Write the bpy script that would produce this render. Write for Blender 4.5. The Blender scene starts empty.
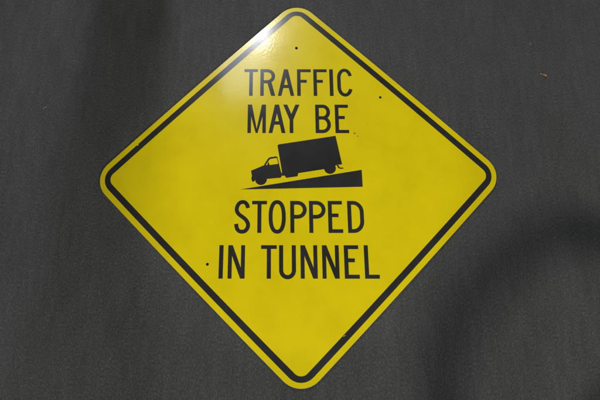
import bpy, bmesh, math, random
from mathutils import Vector, Matrix
from mathutils.geometry import delaunay_2d_cdt

I = 0.0254                      # the sign is laid out in inches
random.seed(7)
S = bpy.context.scene
COL = S.collection
TOP = 0.0065                    # height of the sign's face above the carpet backing (m)


def IN(x, y, z=0.0):
    return Vector((x * I, y * I, z * I))


# ------------------------------------------------------------------ camera
cam_d = bpy.data.cameras.new('camera')
cam = bpy.data.objects.new('camera', cam_d)
COL.objects.link(cam)
cam_d.sensor_width = 36.0
cam_d.lens = 28.8
cam_d.clip_start = 0.02
cam_d.clip_end = 200.0
_r = Vector((0.99991177, -0.01290578, 0.00314547))
_u = Vector((0.01158308, 0.96302968, 0.26914619))
_b = Vector((-0.00650272, -0.26908601, 0.9630942))
m = Matrix((_r, _u, _b)).transposed().to_4x4()
m.translation = IN(-0.2533, -18.5224, 55.8756) + Vector((0, 0, TOP))
cam.matrix_world = m
S.camera = cam

# ------------------------------------------------------------------ world, lamps, exposure
w = bpy.data.worlds.new('World')
S.world = w
w.use_nodes = True
bg = w.node_tree.nodes['Background']
bg.inputs['Color'].default_value = (0.80, 0.90, 1.0, 1)
bg.inputs['Strength'].default_value = 0.06
S.view_settings.view_transform = 'Standard'
S.view_settings.look = 'None'
S.view_settings.exposure = 0.0
S.view_settings.gamma = 1.0


def area(name, loc, target, sx, sy, radiance, color, shape='RECTANGLE', roll=0.0):
    d = bpy.data.lights.new(name, 'AREA')
    d.shape = shape
    d.size = sx * I
    d.size_y = sy * I
    a = sx * sy * I * I * (math.pi / 4 if shape in ('DISK', 'ELLIPSE') else 1)
    d.energy = radiance * math.pi * a
    d.color = color
    o = bpy.data.objects.new(name, d)
    COL.objects.link(o)
    o.location = IN(*loc)
    o.rotation_euler = (IN(*target) - IN(*loc)).to_track_quat('-Z', 'Y').to_euler()
    o.rotation_euler.rotate_axis('Z', roll)
    return o


CAM_IN = (-0.25, -18.5, 55.9)


def mirror(px, py, h):
    """point at height h that the flat sign reflects to the camera at sign point (px,py)"""
    k = h / CAM_IN[2]
    return (px + (px - CAM_IN[0]) * k, py + (py - CAM_IN[1]) * k, h)


# lamps overhead: a warm lamp over to the lower right, a soft panel, lamps and a window beyond the top, an added fill spot on the sign
area('lamp_right', (85, -90, 95), (10, -8, 0), 14, 14, 225.0, (1.0, 0.96, 0.88), 'DISK')
area('lamp_panel', (-70, -75, 100), (0, 0, 0), 46, 46, 10.5, (1.0, 0.97, 0.92))
area('lamp_back', (-20, 112, 95), (-5, 0, 0), 10, 10, 250.0, (1.0, 0.97, 0.98), 'DISK')
for nm, px, py, sx, sy, rad, c in (('lamp_far', -5.0, 20.6, 7, 12, 46.0, (1.0, 0.99, 0.97)),
                                   ('window_far', -8.4, 18.6, 20, 40, 4.2, (0.70, 0.80, 1.0))):
    l = mirror(px, py, 96)
    area(nm, l, (l[0], l[1] + .001, 0), sx, sy, rad, c)
sd = bpy.data.lights.new('fill_spot', 'SPOT')  # added fill: brightens the middle of the sign
sd.energy = 64.0
sd.spot_size = math.radians(19)
sd.spot_blend = 0.35
sd.shadow_soft_size = 0.05
sd.color = (1.0, 0.96, 0.88)
so = bpy.data.objects.new('fill_spot', sd)
COL.objects.link(so)
so.location = IN(6, -75, 115)
so.rotation_euler = (IN(-0.5, 1, 0) - IN(6, -75, 115)).to_track_quat('-Z', 'Y').to_euler()

# ------------------------------------------------------------------ helpers


def mat(name):
    mt = bpy.data.materials.new(name)
    mt.use_nodes = True
    nt = mt.node_tree
    return mt, nt, nt.nodes['Principled BSDF']


def N(nt, kind, **kw):
    n = nt.nodes.new(kind)
    for k, v in kw.items():
        if k in n.inputs:
            n.inputs[k].default_value = v
        else:
            setattr(n, k, v)
    return n


def ramp(nt, stops):
    n = nt.nodes.new('ShaderNodeValToRGB')
    e = n.color_ramp.elements
    while len(e) < len(stops):
        e.new(0.5)
    for q, (p, c) in zip(e, stops):
        q.position = p
        q.color = (c, c, c, 1) if isinstance(c, (int, float)) else (*c, 1)
    return n


def link_mesh(name, bm, material, parent=None, smooth=False):
    me = bpy.data.meshes.new(name)
    bmesh.ops.recalc_face_normals(bm, faces=bm.faces[:])
    if smooth:
        for f in bm.faces:
            f.smooth = True
    bm.to_mesh(me)
    bm.free()
    me.materials.append(material)
    o = bpy.data.objects.new(name, me)
    COL.objects.link(o)
    if parent:
        o.parent = parent
    return o


def tag(o, label=None, cat=None, group=None, kind=None):
    for k, v in (('label', label), ('category', cat), ('group', group), ('kind', kind)):
        if v:
            o[k] = v
    return o


def empty(name, loc=(0, 0, 0)):
    o = bpy.data.objects.new(name, None)
    o.empty_display_size = 0.05
    COL.objects.link(o)
    o.location = loc
    return o


# --- 2-D shapes: lists of polygons joined / cut with one constrained triangulation
def ccw(p):
    a = sum(p[i][0] * p[(i + 1) % len(p)][1] - p[(i + 1) % len(p)][0] * p[i][1] for i in range(len(p)))
    return list(p) if a > 0 else list(reversed(p))


def plate(pos, neg, z0, z1, warp=None):
    """solid slab (z in mm relative to the sign's face) of the union of pos minus the union of neg"""
    verts, faces = [], []
    for p in list(pos) + list(neg):
        p = ccw(p)
        faces.append(list(range(len(verts), len(verts) + len(p))))
        verts += [Vector((x, y)) for x, y in p]
    npos = len(pos)
    ov, oe, of, _, _, orig = delaunay_2d_cdt(verts, [], faces, 0, 1e-5, True)
    bm = bmesh.new()
    bv = []
    for v in ov:
        x, y = (v.x, v.y) if warp is None else warp(v.x, v.y)
        bv.append(bm.verts.new((x * I, y * I, TOP + z1 * 0.001)))
    for f, src in zip(of, orig):
        if any(s < npos for s in src) and not any(s >= npos for s in src):
            try:
                bm.faces.new([bv[i] for i in f])
            except ValueError:
                pass
    bmesh.ops.delete(bm, geom=[v for v in bm.verts if not v.link_faces], context='VERTS')
    r = bmesh.ops.extrude_face_region(bm, geom=bm.faces[:])
    # the copy stays on top, the first layer goes down
    new = {g for g in r['geom'] if isinstance(g, bmesh.types.BMVert)}
    for v in bm.verts:
        if v not in new:
            v.co.z = TOP + z0 * 0.001
    return bm


def rect(x0, y0, x1, y1):
    return [(x0, y0), (x1, y0), (x1, y1), (x0, y1)]


def circle(cx, cy, r, n=28):
    return [(cx + r * math.cos(2 * math.pi * k / n), cy + r * math.sin(2 * math.pi * k / n)) for k in range(n)]


def arc(cx, cy, rx, ry, a0, a1, n=14):
    return [(cx + rx * math.cos(math.radians(a0 + (a1 - a0) * k / n)),
             cy + ry * math.sin(math.radians(a0 + (a1 - a0) * k / n))) for k in range(n + 1)]


def stroke(pts, wd, closed=False):
    """polyline of even width as mitred quads"""
    n = len(pts)
    L, R = [], []
    for i in range(n):
        a = pts[(i - 1) % n] if (closed or i > 0) else None
        b = pts[i]
        c = pts[(i + 1) % n] if (closed or i < n - 1) else None
        d = []
        for p, q in ((a, b), (b, c)):
            if p is not None and q is not None:
                v = Vector((q[0] - p[0], q[1] - p[1]))
                if v.length > 1e-6:
                    d.append(v.normalized())
        t = (d[0] + d[-1]).normalized()
        nn = Vector((-t.y, t.x))
        k = wd / 2 / max(0.4, nn.dot(Vector((-d[0].y, d[0].x))))
        L.append((b[0] + nn.x * k, b[1] + nn.y * k))
        R.append((b[0] - nn.x * k, b[1] - nn.y * k))
    out = []
    for i in range(n if closed else n - 1):
        j = (i + 1) % n
        out.append([R[i], R[j], L[j], L[i]])
    return out


def spline(P, n=10):
    Q = [P[0]] + list(P) + [P[-1]]
    out = []
    for i in range(1, len(Q) - 2):
        p0, p1, p2, p3 = Q[i - 1], Q[i], Q[i + 1], Q[i + 2]
        for k in range(n):
            t = k / n
            out.append(tuple(0.5 * (2 * p1[c] + (p2[c] - p0[c]) * t + (2 * p0[c] - 5 * p1[c] + 4 * p2[c] - p3[c]) * t * t
                                    + (3 * p1[c] - p0[c] - 3 * p2[c] + p3[c]) * t ** 3) for c in (0, 1)))
    out.append(tuple(P[-1]))
    return out


def glyph(ch, x0, x1, y0, y1, s):
    """one road-sign capital between x0..x1, y0..y1 with stroke s -> (add polygons, cut polygons)"""
    W, H, h = x1 - x0, y1 - y0, s / 2
    a, c = [], []
    stem = rect(x0, y0, x0 + s, y1)
    if ch == 'I':
        a = [rect(x0, y0, x1, y1)]
    elif ch == 'T':
        mx = (x0 + x1) / 2
        a = [rect(x0, y1 - s * .92, x1, y1), rect(mx - h, y0, mx + h, y1 - h)]
    elif ch == 'L':
        a = [stem, rect(x0, y0, x1, y0 + s * .95)]
    elif ch in 'EF':
        my = y0 + H * .545
        a = [stem, rect(x0, y1 - s * .95, x1 - (0 if ch == 'F' else .02 * W), y1),
             rect(x0, my - h * .95, x0 + W * (.70 if ch == 'F' else .72), my + h * .95)]
        if ch == 'E':
            a.append(rect(x0, y0, x1, y0 + s * .95))
    elif ch in 'PR':
        yb = y0 + H * (.50 if ch == 'P' else .525)
        yt = y1 - h
        r = (yt - yb) / 2
        rx = min(W * .48, r * 1.0)
        cx = x1 - h - rx
        a = [stem] + stroke([(x0 + h, yt), (cx, yt)] + arc(cx, yb + r, rx, r, 88, -88, 22) + [(cx, yb), (x0 + h, yb)], s)
        if ch == 'R':
            a.append([(x1 - W * .54, yb), (x1 - W * .25, yb), (x1 + .02, y0), (x1 - s * 1.12, y0)])
    elif ch == 'B':
        ym = y0 + H * .53
        xs = x1 - .06
        r = (y1 - h - ym) / 2
        cx = xs - h - r * .85
        a = [stem] + stroke([(x0 + h, y1 - h), (cx, y1 - h)] + arc(cx, ym + r, r * .85, r, 88, -88, 22) + [(cx, ym), (x0 + h, ym)], s)
        r2 = (ym - y0 - h) / 2
        cx = x1 - h - r2 * .85
        a += stroke([(x0 + h, ym), (cx, ym)] + arc(cx, y0 + h + r2, r2 * .85, r2, 88, -88, 22) + [(cx, y0 + h), (x0 + h, y0 + h)], s)
    elif ch == 'D':
        rx, ry = W * .52, H * .30
        cx = x1 - h - rx
        a = [stem] + stroke([(x0 + h, y1 - h), (cx, y1 - h)] + arc(cx, y1 - h - ry, rx, ry, 88, 3, 16)
                            + arc(cx, y0 + h + ry, rx, ry, -3, -88, 16) + [(cx, y0 + h), (x0 + h, y0 + h)], s)
    elif ch == 'U':
        r = W / 2 - h
        yo = y0 - .07
        a = stroke([(x0 + h, y1)] + arc((x0 + x1) / 2, yo + h + r * 1.1, r, r * 1.1, 180, 360, 26) + [(x1 - h, y1)], s)
    elif ch == 'O':
        o = .09
        cx, cy, rx, ry = (x0 + x1) / 2, (y0 + y1) / 2, W / 2 - h, H / 2 + o - h
        P = []
        for k in range(56):
            t = 2 * math.pi * k / 56
            ct, st = math.cos(t), math.sin(t)
            P.append((cx + rx * math.copysign(abs(ct) ** .86, ct), cy + ry * math.copysign(abs(st) ** .86, st)))
        a = stroke(P, s, True)
    elif ch == 'C':
        o = .09
        rx, ry = W / 2 - h, H * .29
        cx = (x0 + x1) / 2
        a = stroke(arc(cx, y1 + o - h - ry, rx, ry, 14, 178, 22) + arc(cx, y0 - o + h + ry, rx, ry, 182, 346, 22), s)
    elif ch == 'S':
        X = lambda u: x0 + h + (W - s) * u
        Y = lambda v: y0 - .09 + h + (H + .18 - s) * v
        P = [(.97, .795), (.90, .90), (.74, .978), (.53, 1.0), (.30, .975), (.12, .89), (.04, .775), (.08, .665), (.25, .575), (.50, .50),
             (.75, .42), (.92, .33), (1.0, .225), (.93, .105), (.74, .022), (.50, 0), (.27, .022), (.09, .105), (.01, .26)]
        a = stroke(spline([(X(u), Y(v)) for u, v in P], 5), s)
    elif ch == 'A':
        mx = (x0 + x1) / 2
        t = s * .57
        a = [[(x0, y0), (x0 + s * 1.02, y0), (mx + t, y1), (mx - t, y1)], [(x1 - s * 1.02, y0), (x1, y0), (mx + t, y1), (mx - t, y1)],
             rect(x0 + W * .25, y0 + H * .29, x1 - W * .25, y0 + H * .41)]
    elif ch == 'M':
        mx = (x0 + x1) / 2
        a = [rect(x0, y0, x0 + s * .94, y1), rect(x1 - s * .94, y0, x1, y1),
             [(x0, y1), (x0 + s * 1.12, y1), (mx + .09, y0 + .12), (mx, y0), (mx - .12, y0)],
             [(x1, y1), (x1 - s * 1.12, y1), (mx - .09, y0 + .12), (mx, y0), (mx + .12, y0)]]
    elif ch == 'N':
        a = [rect(x0, y0, x0 + s * .96, y1), rect(x1 - s * .96, y0, x1, y1),
             [(x0, y1), (x0 + s * 1.08, y1), (x1, y0), (x1 - s * 1.08, y0)]]
    elif ch == 'Y':
        mx = (x0 + x1) / 2
        ym = y0 + H * .46
        a = [rect(mx - h, y0, mx + h, ym + H * .06),
             [(x0, y1), (x0 + s * 1.12, y1), (mx + h, ym + H * .06), (mx + h, ym), (mx - h, ym)],
             [(x1, y1), (x1 - s * 1.12, y1), (mx - h, ym + H * .06), (mx - h, ym), (mx + h, ym)]]
    return a, c


def lean(x, y):                 # the printed legend sits very slightly askew on the plate
    return x, y - 0.013 * x


# ------------------------------------------------------------------ materials
# carpet: charcoal low loop pile
m_carpet, nt, b = mat('charcoal_carpet')
tc = N(nt, 'ShaderNodeTexCoord')
mp = N(nt, 'ShaderNodeMapping')
mp.inputs['Scale'].default_value = (1.25, 0.8, 1)
nt.links.new(tc.outputs['Object'], mp.inputs['Vector'])
vor = N(nt, 'ShaderNodeTexVoronoi', Scale=240.0)
nz = N(nt, 'ShaderNodeTexNoise', Scale=185.0, Detail=3.0, Roughness=0.7)
big = N(nt, 'ShaderNodeTexNoise', Scale=1.0, Detail=5.0, Roughness=0.6)
bmap = N(nt, 'ShaderNodeMapping')
bmap.inputs['Scale'].default_value = (5.5, 2.0, 1)
nt.links.new(tc.outputs['Object'], bmap.inputs['Vector'])
rib = N(nt, 'ShaderNodeMapping')
rib.inputs['Scale'].default_value = (60, 10, 1)
ribn = N(nt, 'ShaderNodeTexNoise', Scale=1.0, Detail=3.0)
for n in (vor, nz):
    nt.links.new(mp.outputs['Vector'], n.inputs['Vector'])
nt.links.new(bmap.outputs['Vector'], big.inputs['Vector'])
nt.links.new(tc.outputs['Object'], rib.inputs['Vector'])
nt.links.new(rib.outputs['Vector'], ribn.inputs['Vector'])
r1 = ramp(nt, [(0.30, (0.038, 0.0388, 0.0392)), (0.52, (0.060, 0.0614, 0.0620)), (0.72, (0.104, 0.1060, 0.1070))])
nt.links.new(nz.outputs['Fac'], r1.inputs['Fac'])
r2 = ramp(nt, [(0.3, 0.90), (0.7, 1.09)])
nt.links.new(ribn.outputs['Fac'], r2.inputs['Fac'])
r3 = ramp(nt, [(0.3, (0.84, 0.85, 0.84)), (0.7, (1.16, 1.14, 1.17))])
nt.links.new(big.outputs['Fac'], r3.inputs['Fac'])
mu = N(nt, 'ShaderNodeMix', data_type='RGBA', blend_type='MULTIPLY')
mu.inputs[0].default_value = 1
nt.links.new(r1.outputs['Color'], mu.inputs[6])
nt.links.new(r2.outputs['Color'], mu.inputs[7])
mu2 = N(nt, 'ShaderNodeMix', data_type='RGBA', blend_type='MULTIPLY')
mu2.inputs[0].default_value = 1
nt.links.new(mu.outputs[2], mu2.inputs[6])
nt.links.new(r3.outputs['Color'], mu2.inputs[7])
nt.links.new(mu2.outputs[2], b.inputs['Base Color'])
ma = N(nt, 'ShaderNodeMath', operation='MULTIPLY_ADD')
nt.links.new(vor.outputs['Distance'], ma.inputs[0])
ma.inputs[1].default_value = -0.6
nt.links.new(nz.outputs['Fac'], ma.inputs[2])
bp_ = N(nt, 'ShaderNodeBump', Strength=0.8, Distance=0.003)
nt.links.new(ma.outputs[0], bp_.inputs['Height'])
nt.links.new(bp_.outputs['Normal'], b.inputs['Normal'])
b.inputs['Roughness'].default_value = 1.0
b.inputs['Specular IOR Level'].default_value = 0.1
b.inputs['Sheen Weight'].default_value = 0.08
b.inputs['Sheen Roughness'].default_value = 0.5

# faint waviness and handling wear shared by the sheeting and the printed black


def gloss_nodes(nt, b, rough_lo, rough_hi, wavy):
    tc = N(nt, 'ShaderNodeTexCoord')
    n1 = N(nt, 'ShaderNodeTexNoise', Scale=7.0, Detail=5.0, Roughness=0.6)
    n2 = N(nt, 'ShaderNodeTexNoise', Scale=120.0, Detail=2.0, Roughness=0.5)
    nt.links.new(tc.outputs['Object'], n1.inputs['Vector'])
    nt.links.new(tc.outputs['Object'], n2.inputs['Vector'])
    rr = ramp(nt, [(0.3, rough_lo), (0.7, rough_hi)])
    nt.links.new(n1.outputs['Fac'], rr.inputs['Fac'])
    nt.links.new(rr.outputs['Color'], b.inputs['Coat Roughness'])
    bu = N(nt, 'ShaderNodeBump', Strength=wavy, Distance=0.0005)
    nt.links.new(n2.outputs['Fac'], bu.inputs['Height'])
    nt.links.new(bu.outputs['Normal'], b.inputs['Coat Normal'])
    b.inputs['Coat Weight'].default_value = 0.9
    b.inputs['Coat IOR'].default_value = 1.5
    b.inputs['Roughness'].default_value = 0.25
    b.inputs['Specular IOR Level'].default_value = 0.25
    return tc, n1, n2


m_yellow, nt, b = mat('yellow_reflective_sheeting')
tc, n1, n2 = gloss_nodes(nt, b, 0.08, 0.17, 0.24)
ry = ramp(nt, [(0.25, (0.60, 0.483, 0.0)), (0.5, (0.66, 0.536, 0.0)), (0.78, (0.705, 0.575, 0.0))])
nt.links.new(n1.outputs['Fac'], ry.inputs['Fac'])
# hair scratches
sm = N(nt, 'ShaderNodeMapping')
sm.inputs['Rotation'].default_value = (0, 0, 0.7)
sm.inputs['Scale'].default_value = (9, 45, 1)
sn = N(nt, 'ShaderNodeTexNoise', Scale=2.2, Detail=3.0, Distortion=2.5)
nt.links.new(tc.outputs['Object'], sm.inputs['Vector'])
nt.links.new(sm.outputs['Vector'], sn.inputs['Vector'])
sr = ramp(nt, [(0.70, 0.0), (0.78, 0.35)])
nt.links.new(sn.outputs['Fac'], sr.inputs['Fac'])
mx = N(nt, 'ShaderNodeMix', data_type='RGBA')
nt.links.new(sr.outputs['Color'], mx.inputs[0])
nt.links.new(ry.outputs['Color'], mx.inputs[6])
mx.inputs[7].default_value = (0.72, 0.62, 0.22, 1)
# tiny dirt specks
dn = N(nt, 'ShaderNodeTexNoise', Scale=120.0, Detail=2.0)
nt.links.new(tc.outputs['Object'], dn.inputs['Vector'])
dr = ramp(nt, [(0.74, 0.0), (0.80, 0.4)])
nt.links.new(dn.outputs['Fac'], dr.inputs['Fac'])
mx2 = N(nt, 'ShaderNodeMix', data_type='RGBA')
nt.links.new(dr.outputs['Color'], mx2.inputs[0])
nt.links.new(mx.outputs[2], mx2.inputs[6])
mx2.inputs[7].default_value = (0.36, 0.27, 0.004, 1)
nt.links.new(mx2.outputs[2], b.inputs['Base Color'])

m_black, nt, b = mat('black_screen_ink')
tc, n1, n2 = gloss_nodes(nt, b, 0.12, 0.20, 0.06)
rb = ramp(nt, [(0.3, (0.015, 0.015, 0.016)), (0.75, (0.029, 0.029, 0.030))])
nt.links.new(n1.outputs['Fac'], rb.inputs['Fac'])
nt.links.new(rb.outputs['Color'], b.inputs['Base Color'])

m_alu, nt, b = mat('aluminium')
b.inputs['Base Color'].default_value = (0.62, 0.62, 0.64, 1)
b.inputs['Metallic'].default_value = 1.0
n = N(nt, 'ShaderNodeTexNoise', Scale=60.0, Detail=3.0)
rr = ramp(nt, [(0.3, 0.3), (0.7, 0.5)])
nt.links.new(n.outputs['Fac'], rr.inputs['Fac'])
nt.links.new(rr.outputs['Color'], b.inputs['Roughness'])


def simple(name, c0, c1, scale, rough):
    mt, nt, b = mat(name)
    tc = N(nt, 'ShaderNodeTexCoord')
    n = N(nt, 'ShaderNodeTexNoise', Scale=scale, Detail=4.0)
    nt.links.new(tc.outputs['Object'], n.inputs['Vector'])
    r = ramp(nt, [(0.3, c0), (0.7, c1)])
    nt.links.new(n.outputs['Fac'], r.inputs['Fac'])
    nt.links.new(r.outputs['Color'], b.inputs['Base Color'])
    b.inputs['Roughness'].default_value = rough
    return mt


m_stain = simple('brown_stain', (0.20, 0.13, 0.01), (0.28, 0.19, 0.015), 300, 0.6)
m_leaf = simple('dry_leaf', (0.20, 0.12, 0.035), (0.40, 0.26, 0.09), 120, 0.8)
m_lint = simple('pale_lint', (0.22, 0.22, 0.21), (0.32, 0.32, 0.30), 200, 0.9)
m_wood = simple('dark_stained_wood', (0.05, 0.03, 0.018), (0.10, 0.06, 0.035), 30, 0.5)
m_pad = simple('dark_upholstery', (0.03, 0.03, 0.035), (0.05, 0.05, 0.055), 200, 0.9)

# ------------------------------------------------------------------ setting: the carpet
bm = bmesh.new()
bmesh.ops.create_grid(bm, x_segments=40, y_segments=40, size=4.0)
floor = link_mesh('carpet', bm, m_carpet)
tag(floor, kind='structure')

# ------------------------------------------------------------------ the sign
HALF = 18.0 * math.sqrt(2)      # a 36 inch square standing on its corner


def rounded_diamond(inset, r, bow=0.10, nside=24, nc=12):
    """corner-up square; sides bow out by a hair as on a cut and handled sheet"""
    hd = HALF - inset * math.sqrt(2)
    out = []
    for q in range(4):
        a = math.pi / 2 * q
        cc = hd - r * math.sqrt(2)
        cx, cy = cc * math.cos(a), cc * math.sin(a)
        for k in range(nc + 1):
            t = a - math.pi / 4 + math.pi / 2 * k / nc
            out.append((cx + r * math.cos(t), cy + r * math.sin(t)))
        a2 = a + math.pi / 2
        p0 = out[-1]
        p1 = (cc * math.cos(a2) + r * math.cos(a + math.pi / 4), cc * math.sin(a2) + r * math.sin(a + math.pi / 4))
        nx, ny = math.cos(a + math.pi / 4), math.sin(a + math.pi / 4)
        for k in range(1, nside):
            t = k / nside
            e = bow * 4 * t * (1 - t)
            out.append((p0[0] + (p1[0] - p0[0]) * t + nx * e, p0[1] + (p1[1] - p0[1]) * t + ny * e))
    return out


HOLES = [(-0.07, 18.02, .20), (10.63, 10.68, .17), (-10.76, -10.55, .17)]
holes = [circle(*h) for h in HOLES]

sign = empty('road_sign', (0, 0, 0))
tag(sign, 'yellow diamond road sign with black border lying flat on dark grey carpet', 'sign')

bm = plate([rounded_diamond(0.0, 2.85)], holes, -3.4, -0.35)
link_mesh('backing_plate', bm, m_alu, sign)
bm = plate([rounded_diamond(0.010, 2.84)], [circle(x, y, r + .01) for x, y, r in HOLES], -0.45, 0.0)
link_mesh('face_sheeting', bm, m_yellow, sign)

chips = [[(-20.28, 4.52), (-20.0, 4.56), (-19.9, 4.42), (-20.05, 4.36), (-20.2, 4.40)],
         [(4.7, -18.86), (4.9, -18.75), (5.1, -18.70), (5.0, -18.77), (4.8, -18.86)],
         [(-17.40, -5.98), (-17.28, -5.86), (-17.2, -6.0), (-17.33, -6.08)]]
bm = plate([rounded_diamond(0.69, 1.95)], [rounded_diamond(1.44, 1.02)] + chips, -0.1, 0.12)
link_mesh('border', bm, m_black, sign)

WORDS = [
    (11.0, 14.86, .46, [('T', -6.9, -5.14), ('R', -4.82, -2.90), ('A', -2.55, -.43), ('F', -.05, 1.75), ('F', 2.07, 3.83),
                        ('I', 4.16, 4.64), ('C', 5.16, 7.12)]),
    (5.83, 9.77, .47, [('M', -6.38, -4.06), ('A', -3.72, -1.59), ('Y', -1.87, .22)]),
    (5.83, 9.77, .47, [('B', 2.21, 4.16), ('E', 4.71, 6.44)]),
    (-6.97, -3.02, .48, [('S', -7.78, -5.86), ('T', -5.66, -3.86), ('O', -3.66, -1.6), ('P', -1.07, .92), ('P', 1.19, 3.18),
                         ('E', 3.46, 5.21), ('D', 5.79, 7.76)]),
    (-12.36, -8.44, .49, [('I', -9.43, -8.93), ('N', -8.38, -6.40)]),
    (-12.36, -8.44, .49, [('T', -4.53, -2.68), ('U', -2.42, -.44), ('N', .09, 2.07), ('N', 2.62, 4.60), ('E', 5.19, 6.93), ('L', 7.54, 9.25)]),
]
for y0, y1, s, letters in WORDS:
    pos, neg = [], []
    for ch, x0, x1 in letters:
        a, c = glyph(ch, x0, x1, y0, y1, s)
        pos += a
        neg += c
    link_mesh('lettering', plate(pos, neg, -0.1, 0.12, lean), m_black, sign)

# pictogram: a lorry climbing down a wedge-shaped slope
CAB = [(-5.85, 0.9), (-4.26, 1.6), (-4.14, 1.86), (-3.74, 2.51), (-3.52, 2.64), (-2.78, 2.75), (-2.62, 2.67), (-2.48, 2.13), (-2.16, 0.71),
       (-2.02, 0.35), (-2.17, -0.04), (-3.89, -0.19), (-4.61, -0.31), (-5.31, -0.18), (-5.39, -0.47), (-5.68, -0.52), (-5.8, -0.11), (-5.73, 0.25)]
WIN = [(-4.04, 1.62), (-3.56, 2.35), (-3.41, 2.42), (-2.75, 2.53), (-2.66, 2.45), (-2.49, 1.77), (-3.58, 1.62)]
MIRROR = [(-3.85, 1.59), (-3.78, 1.96), (-3.66, 1.96), (-3.56, 1.59)]
BOX = [(-2.59, 4.13), (-2.54, 4.26), (-2.42, 4.34), (4.7, 5.41), (5.38, 1.62), (5.14, 1.55), (4.81, 1.61), (4.69, 1.49), (3.87, 1.14),
       (3.1, 0.99), (-0.05, 0.51), (-0.13, 0.11), (-1.53, -0.08), (-1.72, 0.22), (-2.02, 0.18), (-2.07, 0.56), (-2.05, 0.74)]
HOOK = [(4.7, 1.53), (4.9, 1.61), (4.98, 1.36), (5.13, 1.17), (5.53, 1.18), (5.52, 1.04), (5.1, 1.01), (4.85, 1.18)]
SLOPE = [(-7.18, -1.5), (7.77, 0.86), (7.79, -1.33), (0.14, -1.42)]
W1, W2 = circle(-4.61, -.24, .72), circle(3.87, 1.10, .73)
# window cut, with the mirror and pillar left standing
win_cut = plate
truck = link_mesh('truck_symbol', plate([CAB], [WIN, W1, BOX], -0.1, 0.12), m_black, sign)
link_mesh('mirror', plate([MIRROR], [CAB[:2] + [(-3.58, 1.62), (-4.04, 1.62)]], -0.1, 0.12), m_black, truck)
link_mesh('cargo_box', plate([BOX], [W2], -0.1, 0.12), m_black, truck)
link_mesh('bumper', plate([HOOK], [BOX], -0.1, 0.12), m_black, truck)
link_mesh('wheel', plate([W1], [], -0.1, 0.12), m_black, truck)
link_mesh('wheel', plate([W2], [], -0.1, 0.12), m_black, truck)
link_mesh('slope_symbol', plate([SLOPE], [], -0.1, 0.12), m_black, sign)

for x, y, r in ((7.09, 5.72, .14), (7.47, 5.33, .10)):
    P = [(x + r * (1 + .25 * math.sin(3 * t + x)) * math.cos(t), y + r * (1 + .25 * math.cos(2 * t)) * math.sin(t)) for t in [k * math.pi / 8 for k in range(16)]]
    link_mesh('stain', plate([P], [], -0.05, 0.06), m_stain, sign)

# ------------------------------------------------------------------ small litter on the carpet
def tube(pts, rad, seg=10, caps=True):
    bm = bmesh.new()
    rings = []
    n = len(pts)
    up = Vector((0, 0, 1))
    prev = None
    for i, p in enumerate(pts):
        p = Vector(p)
        t = (Vector(pts[min(i + 1, n - 1)]) - Vector(pts[max(i - 1, 0)])).normalized()
        if prev is None:
            a = t.cross(up)
            if a.length < 1e-3:
                a = t.cross(Vector((1, 0, 0)))
            a.normalize()
        else:
            a = (prev - t * prev.dot(t)).normalized()
        prev = a
        c = t.cross(a)
        r = rad[i] if isinstance(rad, (list, tuple)) else rad
        rings.append([bm.verts.new(p + (a * math.cos(2 * math.pi * k / seg) + c * math.sin(2 * math.pi * k / seg)) * r) for k in range(seg)])
    for i in range(n - 1):
        for k in range(seg):
            bm.faces.new([rings[i][k], rings[i][(k + 1) % seg], rings[i + 1][(k + 1) % seg], rings[i + 1][k]])
    if caps:
        bm.faces.new(rings[0])
        bm.faces.new(list(reversed(rings[-1])))
    return bm


# scrap of dry leaf: a small curled blade with a narrow stalk
bm = bmesh.new()
prof = [(-.46, .02), (-.40, .06), (-.30, .08), (-.17, .07), (-.06, .07), (.04, .10), (.18, .15), (.30, .16), (.40, .11), (.46, .03)]
top, bot = [], []
for lay in (0, 1):
    rows = []
    for x, hw in prof:
        row = []
        for v in (-1, -.5, 0, .5, 1):
            z = .055 + .05 * v * v + .04 * math.sin(x * 5) + (.022 if lay else 0)
            row.append(bm.verts.new((x * I, (hw * v + .03 * math.sin(x * 9)) * I, z * I)))
        rows.append(row)
    for i in range(len(rows) - 1):
        for j in range(4):
            bm.faces.new([rows[i][j], rows[i + 1][j], rows[i + 1][j + 1], rows[i][j + 1]])
    (top if lay else bot).extend(rows)
n_ = len(prof)
for i in range(n_ - 1):
    for j in (0, 4):
        bm.faces.new([bot[i][j], bot[i + 1][j], top[i + 1][j], top[i][j]])
for i in (0, n_ - 1):
    for j in range(4):
        bm.faces.new([bot[i][j], bot[i][j + 1], top[i][j + 1], top[i][j]])
leaf = link_mesh('leaf_scrap', bm, m_leaf, smooth=True)
leaf.location = IN(32.23, 13.8)
leaf.rotation_euler = (0, 0, math.radians(-28))
tag(leaf, 'tiny tan scrap of dry leaf on the carpet beyond the right of the sign', 'litter')

for (x, y, ang, ln, lab) in ((-32.37, 9.8, 55, .5, 'pale grey thread of lint on the carpet beyond the left of the sign'),
                             (31.18, 18.44, -20, .34, 'short pale speck of lint on the carpet above the tan leaf scrap')):
    P = [Vector(((k / 8 - .5) * ln * I, .05 * math.sin(k * .8) * I, (.05 + .03 * math.sin(k * .6)) * I)) for k in range(9)]
    o = link_mesh('lint', tube(P, 0.0009, 6), m_lint, smooth=True)
    o.location = IN(x, y)
    o.rotation_euler = (0, 0, math.radians(ang))
    tag(o, lab, 'lint', 'bits of lint on the carpet')

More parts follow.
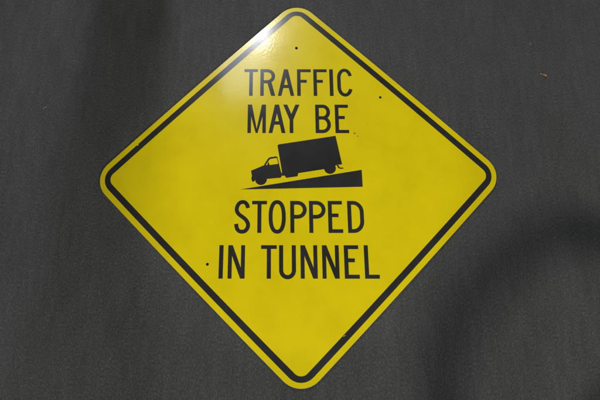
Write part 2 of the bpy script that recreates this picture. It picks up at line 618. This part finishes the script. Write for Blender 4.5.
# ------------------------------------------------------------------ added chair outside the picture, its round back shaped to throw the soft arch
shade_chair = empty('shade_chair', IN(42.75, -37.06))
shade_chair.rotation_euler = (0, 0, math.radians(-45))    # local +x points away from the sign
tag(shade_chair, 'added low dark hoop-backed seat, out of view, casting the arch of shade', 'shade_chair')
P = []
for k in range(33):
    t = math.pi * k / 32
    yy = 12.48 * math.cos(t)
    zz = 14.5 + 9.3 * math.sin(t) ** .8
    P.append(IN(-6.2 - (zz - 14) * .12, yy, zz))
link_mesh('backrest', tube(P, 1.8 * I, 14), m_pad, shade_chair, True)
bm = bmesh.new()
bmesh.ops.create_cube(bm, size=1)
for v in bm.verts:
    v.co = Vector((v.co.x * 18 * I + 5.5 * I, v.co.y * 23 * I, v.co.z * 2.6 * I + 14 * I))
bmesh.ops.bevel(bm, geom=bm.edges[:], offset=.9 * I, segments=4, affect='EDGES')
link_mesh('seat', bm, m_pad, shade_chair, True)
for sx, sy in ((-2, -9.5), (-2, 9.5), (13, -9.5), (13, 9.5)):
    link_mesh('leg', tube([IN(sx, sy, 13.2), IN(sx + (.8 if sx > 0 else -.8), sy * 1.05, 0)], [.85 * I, .55 * I], 12), m_wood, shade_chair, True)

# ------------------------------------------------------------------ pedestal added beyond the top left, out of view, to shade the left carpet
ped = empty('shade_pedestal', IN(-22.0, 37))
tag(ped, 'square grey block added out of view beyond the upper left to cast shade', 'shade_pedestal')
m_ped = simple('grey_paint', (0.30, 0.30, 0.29), (0.36, 0.36, 0.35), 20, 0.5)
for nm, hw, z0, z1 in (('base', 4.9, 0.0, 2.0), ('shaft', 4.1, 2.0, 44.0), ('top', 4.5, 44.0, 45.2)):
    bm = bmesh.new()
    bmesh.ops.create_cube(bm, size=1)
    for v in bm.verts:
        v.co = IN(v.co.x * 2 * hw, v.co.y * 2 * hw, (z0 + z1) / 2 + v.co.z * (z1 - z0))
    bmesh.ops.bevel(bm, geom=bm.edges[:], offset=.12 * I, segments=2, affect='EDGES')
    link_mesh(nm, bm, m_ped, ped)
